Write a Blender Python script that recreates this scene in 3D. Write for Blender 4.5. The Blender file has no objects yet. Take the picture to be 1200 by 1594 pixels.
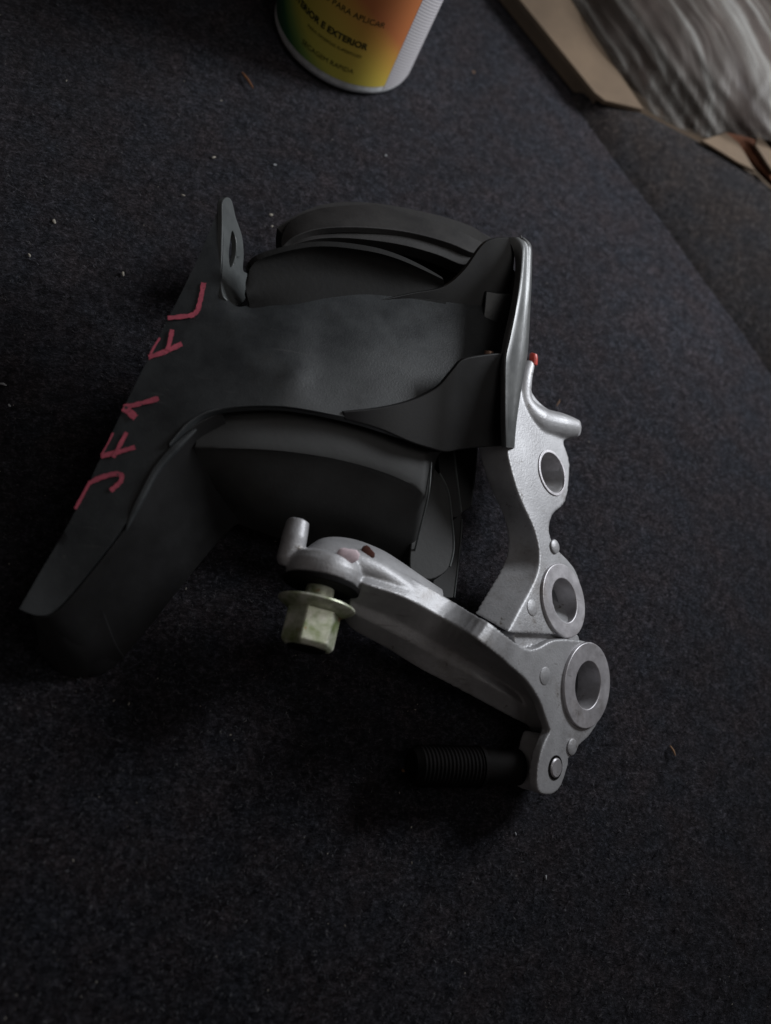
import bpy, bmesh, math, random
import numpy as np
from mathutils import Vector, Matrix
from mathutils.geometry import delaunay_2d_cdt

random.seed(4)
rng = np.random.default_rng(4)
S = bpy.context.scene
COL = S.collection

# ------------------------------------------------------------------ camera, world, light, exposure
F_PX, W_PX, H_PX, DIST = 1251.0, 1200.0, 1594.0, 0.43
EL, ROLL = 60.0, 46.0
_t, _r = math.radians(90 - EL), math.radians(ROLL)
_u = np.array([math.sin(_r) * math.sin(_t), math.cos(_r) * math.sin(_t), math.cos(_t)])
_X = np.array([1.0, 0, 0]) - _u[0] * _u
_X /= np.linalg.norm(_X)
_Y = np.cross(_u, _X)
R = np.array([_X, _Y, _u])                 # camera axes -> world axes
CAM = R @ np.array([0, 0, DIST])

cam_data = bpy.data.cameras.new('camera')
cam = bpy.data.objects.new('camera', cam_data)
COL.objects.link(cam)
m = Matrix.Identity(4)
for i in range(3):
    for j in range(3):
        m[i][j] = R[i][j]
    m[i][3] = CAM[i]
cam.matrix_world = m
cam_data.sensor_fit = 'VERTICAL'
cam_data.sensor_height = 24.0
cam_data.lens = 24.0 * F_PX / H_PX
cam_data.clip_start, cam_data.clip_end = 0.01, 20
cam_data.dof.use_dof = True
cam_data.dof.focus_distance = 0.40
cam_data.dof.aperture_fstop = 3.2
S.camera = cam
S.view_settings.view_transform = 'Standard'
S.view_settings.look = 'None'
S.view_settings.exposure = 0
S.view_settings.gamma = 1

world = bpy.data.worlds.new('World')
S.world = world
world.use_nodes = True
bg = world.node_tree.nodes['Background']
bg.inputs['Color'].default_value = (1.0, 0.88, 0.84, 1)
bg.inputs['Strength'].default_value = 0.042

def area_lamp(name, loc, target, size, size_y, power, color):
    d = bpy.data.lights.new(name, 'AREA')
    d.shape = 'RECTANGLE'
    d.size, d.size_y, d.energy, d.color = size, size_y, power, color
    o = bpy.data.objects.new(name, d)
    COL.objects.link(o)
    o.location = loc
    o.rotation_euler = (Vector(target) - Vector(loc)).to_track_quat('-Z', 'Y').to_euler()
    return o

def ray(px, py):
    return R @ np.array([(px - 600) / F_PX, -(py - 797) / F_PX, -1.0])

def P(px, py, h=0.0):
    d = ray(px, py)
    return CAM + d * (h - CAM[2]) / d[2]

def Q(px, py, pt, n):
    d = ray(px, py)
    return CAM + d * np.dot(pt - CAM, n) / np.dot(d, n)

def camvec(x, y, z):
    v = R @ np.array([x, y, z], float)
    return v / np.linalg.norm(v)

# one pale light on the right, beyond the carton side, and a weak one low in front
key_loc = P(1500, 380) + np.array([0, 0, 0.46])
key = area_lamp('key_lamp', key_loc, P(780, 330), 0.26, 0.26, 2.25, (0.92, 0.955, 1.0))
key.data.spread = math.radians(108)
fill = area_lamp('fill_lamp', P(1080, 900) + np.array([0, 0, 0.85]), P(620, 170), 0.4, 0.4, 0.18, (1.0, 0.98, 0.96))
fill.data.spread = math.radians(70)

# ------------------------------------------------------------------ materials
def new_mat(name):
    mt = bpy.data.materials.new(name)
    mt.use_nodes = True
    nt = mt.node_tree
    b = nt.nodes['Principled BSDF']
    return mt, nt, b

def node(nt, kind, **kw):
    n = nt.nodes.new(kind)
    for k, v in kw.items():
        setattr(n, k, v)
    return n

def noise(nt, scale, detail=4, rough=0.6, coord=None):
    n = node(nt, 'ShaderNodeTexNoise')
    n.inputs['Scale'].default_value = scale
    n.inputs['Detail'].default_value = detail
    n.inputs['Roughness'].default_value = rough
    if coord is not None:
        nt.links.new(coord, n.inputs['Vector'])
    return n

def ramp(nt, fac, stops):
    r = node(nt, 'ShaderNodeValToRGB')
    els = r.color_ramp.elements
    while len(els) < len(stops):
        els.new(0.5)
    for e, (p, c) in zip(els, stops):
        e.position = p
        e.color = (c[0], c[1], c[2], 1)
    nt.links.new(fac, r.inputs['Fac'])
    return r

def mixc(nt, fac, a, b, blend='MIX'):
    n = node(nt, 'ShaderNodeMix', data_type='RGBA', blend_type=blend)
    if isinstance(fac, (int, float)):
        n.inputs['Factor'].default_value = fac
    else:
        nt.links.new(fac, n.inputs['Factor'])
    for sock, v in ((n.inputs[6], a), (n.inputs[7], b)):
        if isinstance(v, tuple):
            sock.default_value = (*v, 1)
        else:
            nt.links.new(v, sock)
    return n.outputs[2]

def bump(nt, b, height, strength, dist):
    n = node(nt, 'ShaderNodeBump')
    n.inputs['Strength'].default_value = strength
    n.inputs['Distance'].default_value = dist
    nt.links.new(height, n.inputs['Height'])
    nt.links.new(n.outputs['Normal'], b.inputs['Normal'])

def worn(name, base, dark, rough, metal=0.0, scale=60, grain=900, bump_s=0.25, bump_d=0.0006, spec=0.5,
         fleck=None, coat=0.0, scratch=None):
    """a base colour that wanders between two tones, with fine grain in relief and gloss"""
    mt, nt, b = new_mat(name)
    co = node(nt, 'ShaderNodeTexCoord').outputs['Object']
    n1 = noise(nt, scale, 6, 0.65, co)
    n2 = noise(nt, grain, 3, 0.6, co)
    c = ramp(nt, n1.outputs['Fac'], [(0.35, dark), (0.65, base)]).outputs['Color']
    if fleck:
        n3 = noise(nt, fleck[1], 5, 0.7, co)
        f = ramp(nt, n3.outputs['Fac'], [(fleck[2], (0, 0, 0)), (fleck[2] + 0.06, (1, 1, 1))])
        c = mixc(nt, f.outputs['Color'], c, fleck[0])
    if scratch:
        for ang, sc in ((0.5, 1.0), (2.1, 0.8)):
            mp = node(nt, 'ShaderNodeMapping')
            mp.inputs['Rotation'].default_value = (0.3, 0.2, ang)
            mp.inputs['Scale'].default_value = (14, 620 * sc, 300)
            nt.links.new(co, mp.inputs['Vector'])
            n4 = noise(nt, 1.0, 2, 0.4, mp.outputs['Vector'])
            f4 = ramp(nt, n4.outputs['Fac'], [(0.70, (0, 0, 0)), (0.78, (0.8, 0.8, 0.8))])
            c = mixc(nt, f4.outputs['Color'], c, scratch)
        n5 = noise(nt, 28, 7, 0.75, co)
        f5 = ramp(nt, n5.outputs['Fac'], [(0.54, (1, 1, 1)), (0.72, (0.62, 0.58, 0.54))])
        c = mixc(nt, 1.0, c, f5.outputs['Color'], 'MULTIPLY')
    nt.links.new(c, b.inputs['Base Color'])
    rr = node(nt, 'ShaderNodeMapRange')
    rr.inputs['To Min'].default_value = rough - 0.1
    rr.inputs['To Max'].default_value = rough + 0.12
    nt.links.new(n1.outputs['Fac'], rr.inputs['Value'])
    nt.links.new(rr.outputs['Result'], b.inputs['Roughness'])
    b.inputs['Metallic'].default_value = metal
    b.inputs['Specular IOR Level'].default_value = spec
    b.inputs['Coat Weight'].default_value = coat
    b.inputs['Coat Roughness'].default_value = 0.25
    bump(nt, b, n2.outputs['Fac'], bump_s, bump_d)
    return mt

def carpet_mat(name, tone, warm):
    mt, nt, b = new_mat(name)
    co = node(nt, 'ShaderNodeTexCoord').outputs['Object']
    mp = node(nt, 'ShaderNodeMapping')
    mp.inputs['Scale'].default_value = (1, 1.5, 1)
    nt.links.new(co, mp.inputs['Vector'])
    fine = noise(nt, 520, 5, 0.75, mp.outputs['Vector'])
    mid = noise(nt, 210, 4, 0.7, co)
    big = noise(nt, 9, 3, 0.5, co)
    hue = noise(nt, 38, 3, 0.6, co)
    c1 = ramp(nt, fine.outputs['Fac'], [(0.30, tuple(0.35 * v for v in tone)), (0.52, tone),
                                        (0.70, tuple(3.1 * v for v in tone))]).outputs['Color']
    c2 = ramp(nt, mid.outputs['Fac'], [(0.32, (0.42, 0.42, 0.44)), (0.68, (1.55, 1.52, 1.48))]).outputs['Color']
    c = mixc(nt, 1.0, c1, c2, 'MULTIPLY')
    c3 = ramp(nt, hue.outputs['Fac'], [(0.35, (0.92, 0.98, 1.08)), (0.65, warm)]).outputs['Color']
    c = mixc(nt, 1.0, c, c3, 'MULTIPLY')
    c4 = ramp(nt, big.outputs['Fac'], [(0.3, (0.85, 0.85, 0.85)), (0.7, (1.12, 1.12, 1.12))]).outputs['Color']
    c = mixc(nt, 1.0, c, c4, 'MULTIPLY')
    nt.links.new(c, b.inputs['Base Color'])
    b.inputs['Roughness'].default_value = 1
    b.inputs['Specular IOR Level'].default_value = 0.1
    b.inputs['Sheen Weight'].default_value = 0.04
    bump(nt, b, fine.outputs['Fac'], 0.9, 0.0012)
    return mt

def plain(name, col, rough=0.6, metal=0.0, spec=0.4):
    mt, nt, b = new_mat(name)
    co = node(nt, 'ShaderNodeTexCoord').outputs['Object']
    n1 = noise(nt, 300, 4, 0.6, co)
    c = ramp(nt, n1.outputs['Fac'], [(0.3, tuple(0.75 * v for v in col)), (0.7, tuple(min(1, 1.15 * v) for v in col))])
    nt.links.new(c.outputs['Color'], b.inputs['Base Color'])
    b.inputs['Roughness'].default_value = rough
    b.inputs['Metallic'].default_value = metal
    b.inputs['Specular IOR Level'].default_value = spec
    return mt

M_CARPET = carpet_mat('black_felt_carpet', (0.0225, 0.0224, 0.0258), (1.16, 1.0, 0.99))
M_LEDGE = carpet_mat('brown_black_felt', (0.0245, 0.0225, 0.0225), (1.1, 1.0, 0.95))
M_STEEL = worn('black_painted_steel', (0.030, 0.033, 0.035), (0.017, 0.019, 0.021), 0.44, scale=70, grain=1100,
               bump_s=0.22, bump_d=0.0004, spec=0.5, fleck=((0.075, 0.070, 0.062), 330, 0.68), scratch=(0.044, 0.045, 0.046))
M_SHADED = worn('shaded_black_paint', (0.013, 0.0128, 0.0135), (0.009, 0.0088, 0.009), 0.5, scale=60, grain=900, bump_s=0.15, bump_d=0.0003, spec=0.35)  # black steel paint darkened to carry the shade on faces turned from the light
M_GLOSS = worn('dusty_grey_paint', (0.115, 0.118, 0.116), (0.070, 0.073, 0.073), 0.42, scale=60, grain=260,
               bump_s=0.25, bump_d=0.0007, spec=0.6, coat=0.35)
M_RUBBER = worn('black_rubber', (0.030, 0.028, 0.027), (0.017, 0.016, 0.016), 0.62, scale=55, grain=500,
                bump_s=0.2, bump_d=0.0005, spec=0.35, fleck=((0.055, 0.052, 0.048), 300, 0.69))
M_BLOCK = worn('dusty_rubber', (0.033, 0.0335, 0.033), (0.019, 0.0188, 0.0183), 0.58, scale=40, grain=420, bump_s=0.2, bump_d=0.0004, spec=0.4,
               fleck=((0.085, 0.08, 0.072), 260, 0.70))
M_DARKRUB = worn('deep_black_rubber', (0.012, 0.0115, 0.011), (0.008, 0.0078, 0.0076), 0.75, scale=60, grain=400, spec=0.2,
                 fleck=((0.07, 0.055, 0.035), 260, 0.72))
M_EAR = worn('lit_edge_grey', (0.085, 0.092, 0.092), (0.055, 0.06, 0.06), 0.42, scale=60, grain=700, bump_s=0.15, bump_d=0.0004)  # grey lightened to carry the light caught by the ear and thin edges
M_ALU = worn('cast_aluminium', (0.49, 0.488, 0.50), (0.34, 0.337, 0.345), 0.48, metal=0.4, scale=34, grain=900,
             bump_s=0.40, bump_d=0.0004, fleck=((0.17, 0.155, 0.14), 110, 0.64), scratch=(0.30, 0.29, 0.29))
M_MACH = worn('machined_aluminium', (0.58, 0.56, 0.58), (0.42, 0.405, 0.42), 0.42, metal=0.55, scale=120, grain=1400,
              bump_s=0.25, bump_d=0.0003, fleck=((0.27, 0.245, 0.22), 160, 0.64), scratch=(0.30, 0.28, 0.27))
M_ZINC = worn('yellow_green_zinc', (0.88, 0.87, 0.76), (0.24, 0.30, 0.12), 0.36, metal=0.35, scale=95, grain=500,
              bump_s=0.3, bump_d=0.0005, fleck=((0.40, 0.22, 0.10), 120, 0.62))
M_STUD = worn('dark_oiled_steel', (0.009, 0.008, 0.0078), (0.006, 0.0055, 0.0055), 0.7, metal=0.0, scale=80, spec=0.06)
M_PEN = worn('red_paint_pen', (0.52, 0.092, 0.135), (0.34, 0.058, 0.09), 0.65, scale=160, grain=900, bump_s=0.1,
             fleck=((0.05, 0.035, 0.038), 420, 0.60))
M_REDDOT = plain('red_paint_dab', (0.55, 0.07, 0.05), 0.35)
M_PINK = plain('pale_pink_paint_dab', (0.80, 0.64, 0.68), 0.55)
M_RUST = worn('rust_stain', (0.10, 0.028, 0.016), (0.05, 0.016, 0.012), 0.85, scale=200)

# ------------------------------------------------------------------ mesh helpers
def finish(me, angle=35):
    for p in me.polygons:
        p.use_smooth = True
    me.set_sharp_from_angle(angle=math.radians(angle))

def link(name, me, mat, parent=None):
    o = bpy.data.objects.new(name, me)
    COL.objects.link(o)
    if mat is not None:
        me.materials.append(mat)
    if parent is not None:
        o.parent = parent
        o.matrix_parent_inverse = parent.matrix_world.inverted()
    return o

def mesh_obj(name, verts, faces, mat, parent=None, bevel=0.0, seg=2, angle=35, recalc=True):
    me = bpy.data.meshes.new(name)
    me.from_pydata([tuple(map(float, v)) for v in verts], [], faces)
    me.validate()
    if recalc:
        bm = bmesh.new()
        bm.from_mesh(me)
        bmesh.ops.remove_doubles(bm, verts=bm.verts, dist=1e-6)
        bmesh.ops.recalc_face_normals(bm, faces=bm.faces)
        bm.to_mesh(me)
        bm.free()
    finish(me, angle)
    o = link(name, me, mat, parent)
    if bevel:
        b = o.modifiers.new('bevel', 'BEVEL')
        b.width, b.segments, b.limit_method, b.angle_limit = bevel, seg, 'ANGLE', math.radians(angle)
        b.harden_normals = True
    return o

def thing(name, label, cat, loc, group=None):
    o = bpy.data.objects.new(name, None)
    o.empty_display_size = 0.02
    COL.objects.link(o)
    o.location = tuple(loc)
    bpy.context.view_layer.update()
    tag(o, label, cat, group)
    return o

def tag(o, label, cat, group=None):
    o['label'], o['category'] = label, cat
    if group:
        o['group'] = group
    return o

def cr(pts, n=6, closed=True):
    """Catmull-Rom through the points; a point written twice is a corner"""
    pts = [np.array(p, float) for p in pts]
    N, out = len(pts), []
    rngN = N if closed else N - 1
    for i in range(rngN):
        p1, p2 = pts[i], pts[(i + 1) % N]
        if np.allclose(p1, p2):
            continue
        p0 = pts[i - 1] if (closed or i > 0) else p1
        p3 = pts[(i + 2) % N] if (closed or i + 2 < N) else p2
        for k in range(n):
            t = k / n
            out.append(0.5 * (2 * p1 + (p2 - p0) * t + (2 * p0 - 5 * p1 + 4 * p2 - p3) * t * t
                              + (3 * p1 - p0 - 3 * p2 + p3) * t ** 3))
    if not closed:
        out.append(pts[-1])
    return out

def inside(poly, x, y):
    c = False
    j = len(poly) - 1
    for i in range(len(poly)):
        xi, yi = poly[i][0], poly[i][1]
        xj, yj = poly[j][0], poly[j][1]
        if (yi > y) != (yj > y) and x < (xj - xi) * (y - yi) / (yj - yi) + xi:
            c = not c
        j = i
    return c

def fill(outline, holes=(), step=None):
    """triangles of a 2D outline with holes -> points, faces"""
    V = [Vector((p[0], p[1])) for p in outline]
    E = [(i, (i + 1) % len(V)) for i in range(len(V))]
    for hl in holes:
        b = len(V)
        V += [Vector((p[0], p[1])) for p in hl]
        E += [(b + i, b + (i + 1) % len(hl)) for i in range(len(hl))]
    if step:
        xs = [p[0] for p in outline]
        ys = [p[1] for p in outline]
        y, row = min(ys), 0
        while y < max(ys):
            x = min(xs) + (step / 2 if row % 2 else 0)
            while x < max(xs):
                if inside(outline, x, y) and not any(inside(h, x, y) for h in holes):
                    d = min((p.x - x) ** 2 + (p.y - y) ** 2 for p in V[:len(E)])
                    if d > (0.45 * step) ** 2:
                        V.append(Vector((x, y)))
                x += step
            y += step * 0.87
            row += 1
    vo, eo, fo, _, _, _ = delaunay_2d_cdt(V, E, [], 0, 1e-9)
    F = []
    for f in fo:
        cx = sum(vo[i].x for i in f) / len(f)
        cy = sum(vo[i].y for i in f) / len(f)
        if inside(outline, cx, cy) and not any(inside(h, cx, cy) for h in holes):
            a, b, c = (vo[i] for i in f[:3])
            if (b.x - a.x) * (c.y - a.y) - (b.y - a.y) * (c.x - a.x) < 0:
                f = list(reversed(f))
            F.append(list(f))
    return [(v.x, v.y) for v in vo], F

def tps(ctrl):
    """thin-plate surface through (x, y, h) points"""
    c = np.array(ctrl, float)
    xy, h = c[:, :2] / 100, c[:, 2]
    n = len(c)
    d = np.linalg.norm(xy[:, None] - xy[None], axis=2)
    K = np.where(d > 0, d * d * np.log(d + 1e-12), 0) + np.eye(n) * 1e-3
    Pm = np.hstack([np.ones((n, 1)), xy])
    A = np.block([[K, Pm], [Pm.T, np.zeros((3, 3))]])
    w = np.linalg.solve(A, np.concatenate([h, np.zeros(3)]))
    def f(x, y):
        q = np.array([x, y]) / 100
        r = np.linalg.norm(xy - q, axis=1)
        return float(np.dot(np.where(r > 0, r * r * np.log(r + 1e-12), 0), w[:n]) + w[n] + w[n + 1] * q[0] + w[n + 2] * q[1])
    return f

def thicken(top, faces, off):
    """closed solid between the points and the points moved by off (one vector, or one each)"""
    n = len(top)
    off = np.broadcast_to(np.array(off, float), (n, 3))
    verts = [np.array(p) for p in top] + [np.array(p) + o for p, o in zip(top, off)]
    F = [list(f) for f in faces] + [[i + n for i in reversed(f)] for f in faces]
    edge = {}
    for f in faces:
        for a, b in zip(f, f[1:] + f[:1]):
            edge[(a, b)] = True
    for a, b in list(edge):
        if (b, a) not in edge:
            F.append([b, a, a + n, b + n])
    return verts, F

def normals(pts, faces):
    pts = np.array(pts)
    N = np.zeros_like(pts)
    for f in faces:
        a, b, c = pts[f[0]], pts[f[1]], pts[f[2]]
        k = np.cross(b - a, c - a)
        for i in f:
            N[i] += k
    L = np.linalg.norm(N, axis=1)
    L[L == 0] = 1
    return N / L[:, None]

def panel(name, outline, ctrl, thick, mat, parent, step=22, holes=(), bevel=0.0006, smooth=5, down=None, angle=35):
    """a formed sheet: its outline and the height of its surface above the carpet"""
    hf = ctrl if callable(ctrl) else tps(ctrl)
    ol = cr(outline, smooth) if smooth > 1 else outline
    hs = [cr(h, smooth) for h in holes]
    pts, F = fill(ol, hs, step)
    W = [P(x, y, hf(x, y)) for x, y in pts]
    F = [list(reversed(f)) for f in F]
    N = normals(W, F)
    if np.mean(N[:, 2]) < 0:
        F = [list(reversed(f)) for f in F]
        N = -N
    off = -N * thick if down is None else np.array(down) * thick
    v, F2 = thicken(W, F, off)
    return mesh_obj(name, v, F2, mat, parent, bevel=bevel, angle=angle), hf

def loft(name, rows, mat, parent, nu=5, nv=5, closed_v=False, caps=False, bevel=0.0, angle=40, thick=None):
    """skin over rows of world points, smoothed both ways"""
    rows = [[np.array(p, float) for p in r] for r in rows]
    fine = [cr(r, nu, closed=closed_v) for r in rows]
    cols = list(zip(*fine))
    cols = [cr(c, nv, closed=False) for c in cols]
    nr, nc = len(cols[0]), len(cols)
    V = [cols[j][i] for i in range(nr) for j in range(nc)]
    F = []
    for i in range(nr - 1):
        for j in range(nc if closed_v else nc - 1):
            k = (j + 1) % nc
            F.append([i * nc + j, i * nc + k, (i + 1) * nc + k, (i + 1) * nc + j])
    if caps:
        for i in (0, nr - 1):
            c = len(V)
            V.append(np.mean([V[i * nc + j] for j in range(nc)], axis=0))
            for j in range(nc):
                F.append([i * nc + j, i * nc + (j + 1) % nc, c])
    if thick:
        N = normals(V, [[f[0], f[1], f[2]] for f in F])
        if np.mean(N @ (CAM - np.mean(V, axis=0))) < 0:
            F = [list(reversed(f)) for f in F]
            N = -N
        V, F = thicken(V, F, -N * thick)
    return mesh_obj(name, V, F, mat, parent, bevel=bevel, angle=angle)

def frame(n):
    n = np.array(n, float)
    n /= np.linalg.norm(n)
    a = np.cross([0, 0, 1.0], n)
    if np.linalg.norm(a) < 1e-3:
        a = np.array([1.0, 0, 0])
    a /= np.linalg.norm(a)
    return a, np.cross(n, a), n

def lathe(name, c, axis, profile, mat, parent, seg=40, bevel=0.0, angle=35, caps=True, sides=None):
    """revolve (r, z) pairs about an axis through c; closed profile when the first pair equals the last"""
    a, b, n = frame(axis)
    closed = profile[0] == profile[-1]
    pr = profile[:-1] if closed else profile
    V, F = [], []
    for r, z in pr:
        for k in range(seg):
            t = 2 * math.pi * k / seg
            V.append(np.array(c) + n * z + r * (a * math.cos(t) + b * math.sin(t)))
    L = len(pr)
    for i in range(L if closed else L - 1):
        for k in range(seg):
            i2, k2 = (i + 1) % L, (k + 1) % seg
            F.append([i * seg + k, i * seg + k2, i2 * seg + k2, i2 * seg + k])
    if not closed and caps:
        F.append([k for k in range(seg)])
        F.append([(L - 1) * seg + k for k in range(seg)])
    return mesh_obj(name, V, F, mat, parent, bevel=bevel, angle=angle)

def slab(name, outline, pt, n, depth, mat, parent, holes=(), bevel=0.0012, smooth=4, step_m=0.006, seg=3, taper=None):
    """outline lying in the plane through pt with normal n, cast back along -n (holes: (px, py, radius))"""
    a, b, n = frame(n)
    to2 = lambda w: (float(np.dot(w - pt, a)), float(np.dot(w - pt, b)))
    ol = [to2(Q(x, y, pt, n)) for x, y in cr(outline, smooth)]
    hs = []
    for hx, hy, r in holes:
        c = to2(Q(hx, hy, pt, n))
        hs.append([(c[0] + r * math.cos(t), c[1] + r * math.sin(t)) for t in np.linspace(0, 2 * math.pi, 37)[:-1]])
    pts, F = fill(ol, hs, step_m)
    W = [pt + a * x + b * y for x, y in pts]
    off = np.array(taper) if taper is not None else -n * depth
    V, F = thicken(W, F, off)
    return mesh_obj(name, V, F, mat, parent, bevel=bevel, seg=seg, angle=40)

def tube(name, pts, radius, mat, parent, seg=8, closed=False):
    pts = [np.array(p, float) for p in pts]
    V, F = [], []
    rad = radius if isinstance(radius, (list, tuple)) else [radius] * len(pts)
    for i, p in enumerate(pts):
        d = pts[min(i + 1, len(pts) - 1)] - pts[max(i - 1, 0)]
        a, b, n = frame(d)
        for k in range(seg):
            t = 2 * math.pi * k / seg
            V.append(p + rad[i] * (a * math.cos(t) + b * math.sin(t)))
    for i in range(len(pts) - 1):
        for k in range(seg):
            F.append([i * seg + k, i * seg + (k + 1) % seg, (i + 1) * seg + (k + 1) % seg, (i + 1) * seg + k])
    F.append(list(range(seg)))
    F.append([(len(pts) - 1) * seg + k for k in range(seg)])
    return mesh_obj(name, V, F, mat, parent)

# ------------------------------------------------------------------ setting: carpet, pile, ledge
def grid_sheet(name, x0, x1, y0, y1, nx, ny, zf, mat):
    V, F = [], []
    for j in range(ny + 1):
        for i in range(nx + 1):
            x, y = x0 + (x1 - x0) * i / nx, y0 + (y1 - y0) * j / ny
            V.append((x, y, zf(x, y)))
    for j in range(ny):
        for i in range(nx):
            a = j * (nx + 1) + i
            F.append([a, a + 1, a + nx + 2, a + nx + 1])
    return mesh_obj(name, V, F, mat, recalc=False)

carpet = grid_sheet('carpet_floor', -2, 2, -2, 2, 60, 60,
                    lambda x, y: -0.0008 + 0.0006 * math.sin(23 * x + 3) * math.cos(19 * y), M_CARPET)
carpet['kind'] = 'structure'

def fibres(name, n, box, zf, seed, lo, hi):
    """short stray fibres lying on the felt, each one thin bent blade"""
    r = np.random.default_rng(seed)
    V, F = [], []
    for i in range(n):
        px, py = r.uniform(box[0], box[2]), r.uniform(box[1], box[3])
        if zf(px, py) is None:
            continue
        c = P(px, py, 0)
        c[2] = zf(px, py)
        t = r.uniform(0, 2 * math.pi)
        L, w = r.uniform(lo, hi), r.uniform(0.00008, 0.0002)
        d = np.array([math.cos(t), math.sin(t), 0])
        s = np.array([-d[1], d[0], 0]) * w
        k = len(V)
        bend = s / w * r.uniform(-0.3, 0.3) * L
        z = r.uniform(0.0002, 0.0016)
        V += [c - d * L / 2 - s, c - d * L / 2 + s, c + bend + s + [0, 0, z], c + bend - s + [0, 0, z], c + d * L / 2 + [0, 0, z * r.uniform(0, 1.5)]]
        F += [[k, k + 3, k + 2, k + 1], [k + 3, k + 4, k + 2]]
    return mesh_obj(name, V, F, None, recalc=False)

mtf, ntf, bf = new_mat('felt_fibre')
co = node(ntf, 'ShaderNodeTexCoord').outputs['Object']
wn = noise(ntf, 420, 2, 0.5, co)
cc = ramp(ntf, wn.outputs['Fac'], [(0.3, (0.009, 0.009, 0.010)), (0.5, (0.028, 0.029, 0.034)), (0.60, (0.062, 0.062, 0.070)),
                                   (0.72, (0.13, 0.125, 0.125))])
ntf.links.new(cc.outputs['Color'], bf.inputs['Base Color'])
bf.inputs['Roughness'].default_value = 0.9
bf.inputs['Specular IOR Level'].default_value = 0.1
pile = fibres('carpet_pile', 42000, (-80, -80, 1280, 1680), lambda x, y: 0.0, 9, 0.0010, 0.0032)
pile.data.materials.append(mtf)
pile['kind'] = 'stuff'
tag(pile, 'short stray fibres of the black felt carpet', 'carpet fibres')

# ------------------------------------------------------------------ the engine mount
BASE = P(560, 760)
mount = thing('engine_mount', 'black steel and rubber engine mount with grey cast aluminium arms lying on dark carpet',
              'engine mount', BASE)

# --- the stamped saddle plate with its long left flange and the upright ear
plate_out = [(30, 948), (30, 948), (60, 895), (120, 790), (190, 640), (265, 490), (310, 398), (340, 326), (347, 316), (349, 330),
             (347, 400), (347, 450), (366, 476), (392, 474),
             (450, 462), (520, 446), (590, 440), (640, 446), (690, 452), (750, 440), (800, 420), (806, 470), (800, 530), (784, 572), (740, 588),
             (700, 608), (660, 632), (610, 646), (560, 648), (540, 649), (440, 632), (345, 636), (298, 655), (262, 695), (230, 745), (200, 808),
             (140, 888), (88, 948), (60, 958)]
plate_h = [(35, 945, .036), (85, 945, .036), (120, 790, .046), (165, 840, .046), (190, 640, .055), (250, 690, .057), (265, 490, .061),
           (320, 530, .064), (310, 395, .064), (340, 420, .066), (348, 318, .066), (346, 380, .066), (350, 440, .066),
           (370, 490, .066), (385, 470, .064), (430, 580, .0700), (456, 582, .0714), (484, 584, .0702), (450, 520, .0705),
           (300, 655, .062), (400, 634, .067), (400, 560, .069), (420, 490, .068), (500, 450, .067), (450, 560, .0705),
           (500, 540, .0700), (560, 540, .0705), (600, 600, .069), (540, 650, .067), (620, 672, .066), (690, 560, .0695), (690, 450, .067),
           (600, 440, .066), (750, 520, .0690), (800, 430, .068), (800, 540, .0685), (690, 640, .067)]
bracket, plate_f = panel('steel_bracket', plate_out, plate_h, 0.0032, M_STEEL, mount, step=14, bevel=0.0010, smooth=4, angle=38)

def wall(name, top, bottom, thick, mat=M_STEEL, parent=mount, n=5, bevel=0.0008, side=-1):
    """an upright sheet between two edges, each a list of (px, py, h)"""
    t = cr([P(*p) for p in top], n, closed=False)
    b = cr([P(*p) for p in bottom], n, closed=False)
    V = list(t) + list(b)
    L = len(t)
    F = [[i, i + 1, L + i + 1, L + i] for i in range(L - 1)]
    N = normals(V, [[f[0], f[1], f[2]] for f in F])
    if np.mean(N @ (CAM - np.mean(V, axis=0))) < 0:
        F = [list(reversed(f)) for f in F]
        N = -N
    nm = N.mean(axis=0)
    V, F = thicken(V, F, -nm / np.linalg.norm(nm) * thick)
    return mesh_obj(name, V, F, mat, parent, bevel=bevel, angle=40)

def blk_(*p):
    return [P(*q) for q in p]

# upright ear with its slot, folded down on the side of the light
slot = [(362, 360), (367, 370), (368, 390), (365, 406), (359, 416), (357, 396), (359, 374)]
ear_out = [(346, 318), (350, 309), (356, 307), (362, 314), (368, 340), (377, 366), (380, 396), (379, 420), (387, 428), (385, 448), (381, 468),
           (368, 476), (352, 466), (345, 450), (345, 400), (346, 350)]
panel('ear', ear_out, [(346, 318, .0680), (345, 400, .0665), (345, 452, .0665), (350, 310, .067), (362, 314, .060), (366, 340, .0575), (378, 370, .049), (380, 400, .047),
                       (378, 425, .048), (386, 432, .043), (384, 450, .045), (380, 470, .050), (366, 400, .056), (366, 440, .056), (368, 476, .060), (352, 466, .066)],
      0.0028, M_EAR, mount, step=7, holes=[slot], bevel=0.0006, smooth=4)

# far lip of the saddle: the dark crescent
def on_plate(x, y, dz):
    return P(x, y, plate_f(x, y) + dz)
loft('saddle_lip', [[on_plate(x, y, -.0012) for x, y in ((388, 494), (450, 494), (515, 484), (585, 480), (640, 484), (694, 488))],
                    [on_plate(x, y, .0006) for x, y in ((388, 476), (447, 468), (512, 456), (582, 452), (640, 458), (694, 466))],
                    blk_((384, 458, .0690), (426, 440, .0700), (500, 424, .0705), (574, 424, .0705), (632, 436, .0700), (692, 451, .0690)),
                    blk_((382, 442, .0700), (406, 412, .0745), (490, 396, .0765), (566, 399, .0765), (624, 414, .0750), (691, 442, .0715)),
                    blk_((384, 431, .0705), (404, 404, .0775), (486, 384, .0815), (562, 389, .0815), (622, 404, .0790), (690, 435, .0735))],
     M_DARKRUB, mount, nu=6, nv=5, thick=0.0026, bevel=0.0005)
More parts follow.
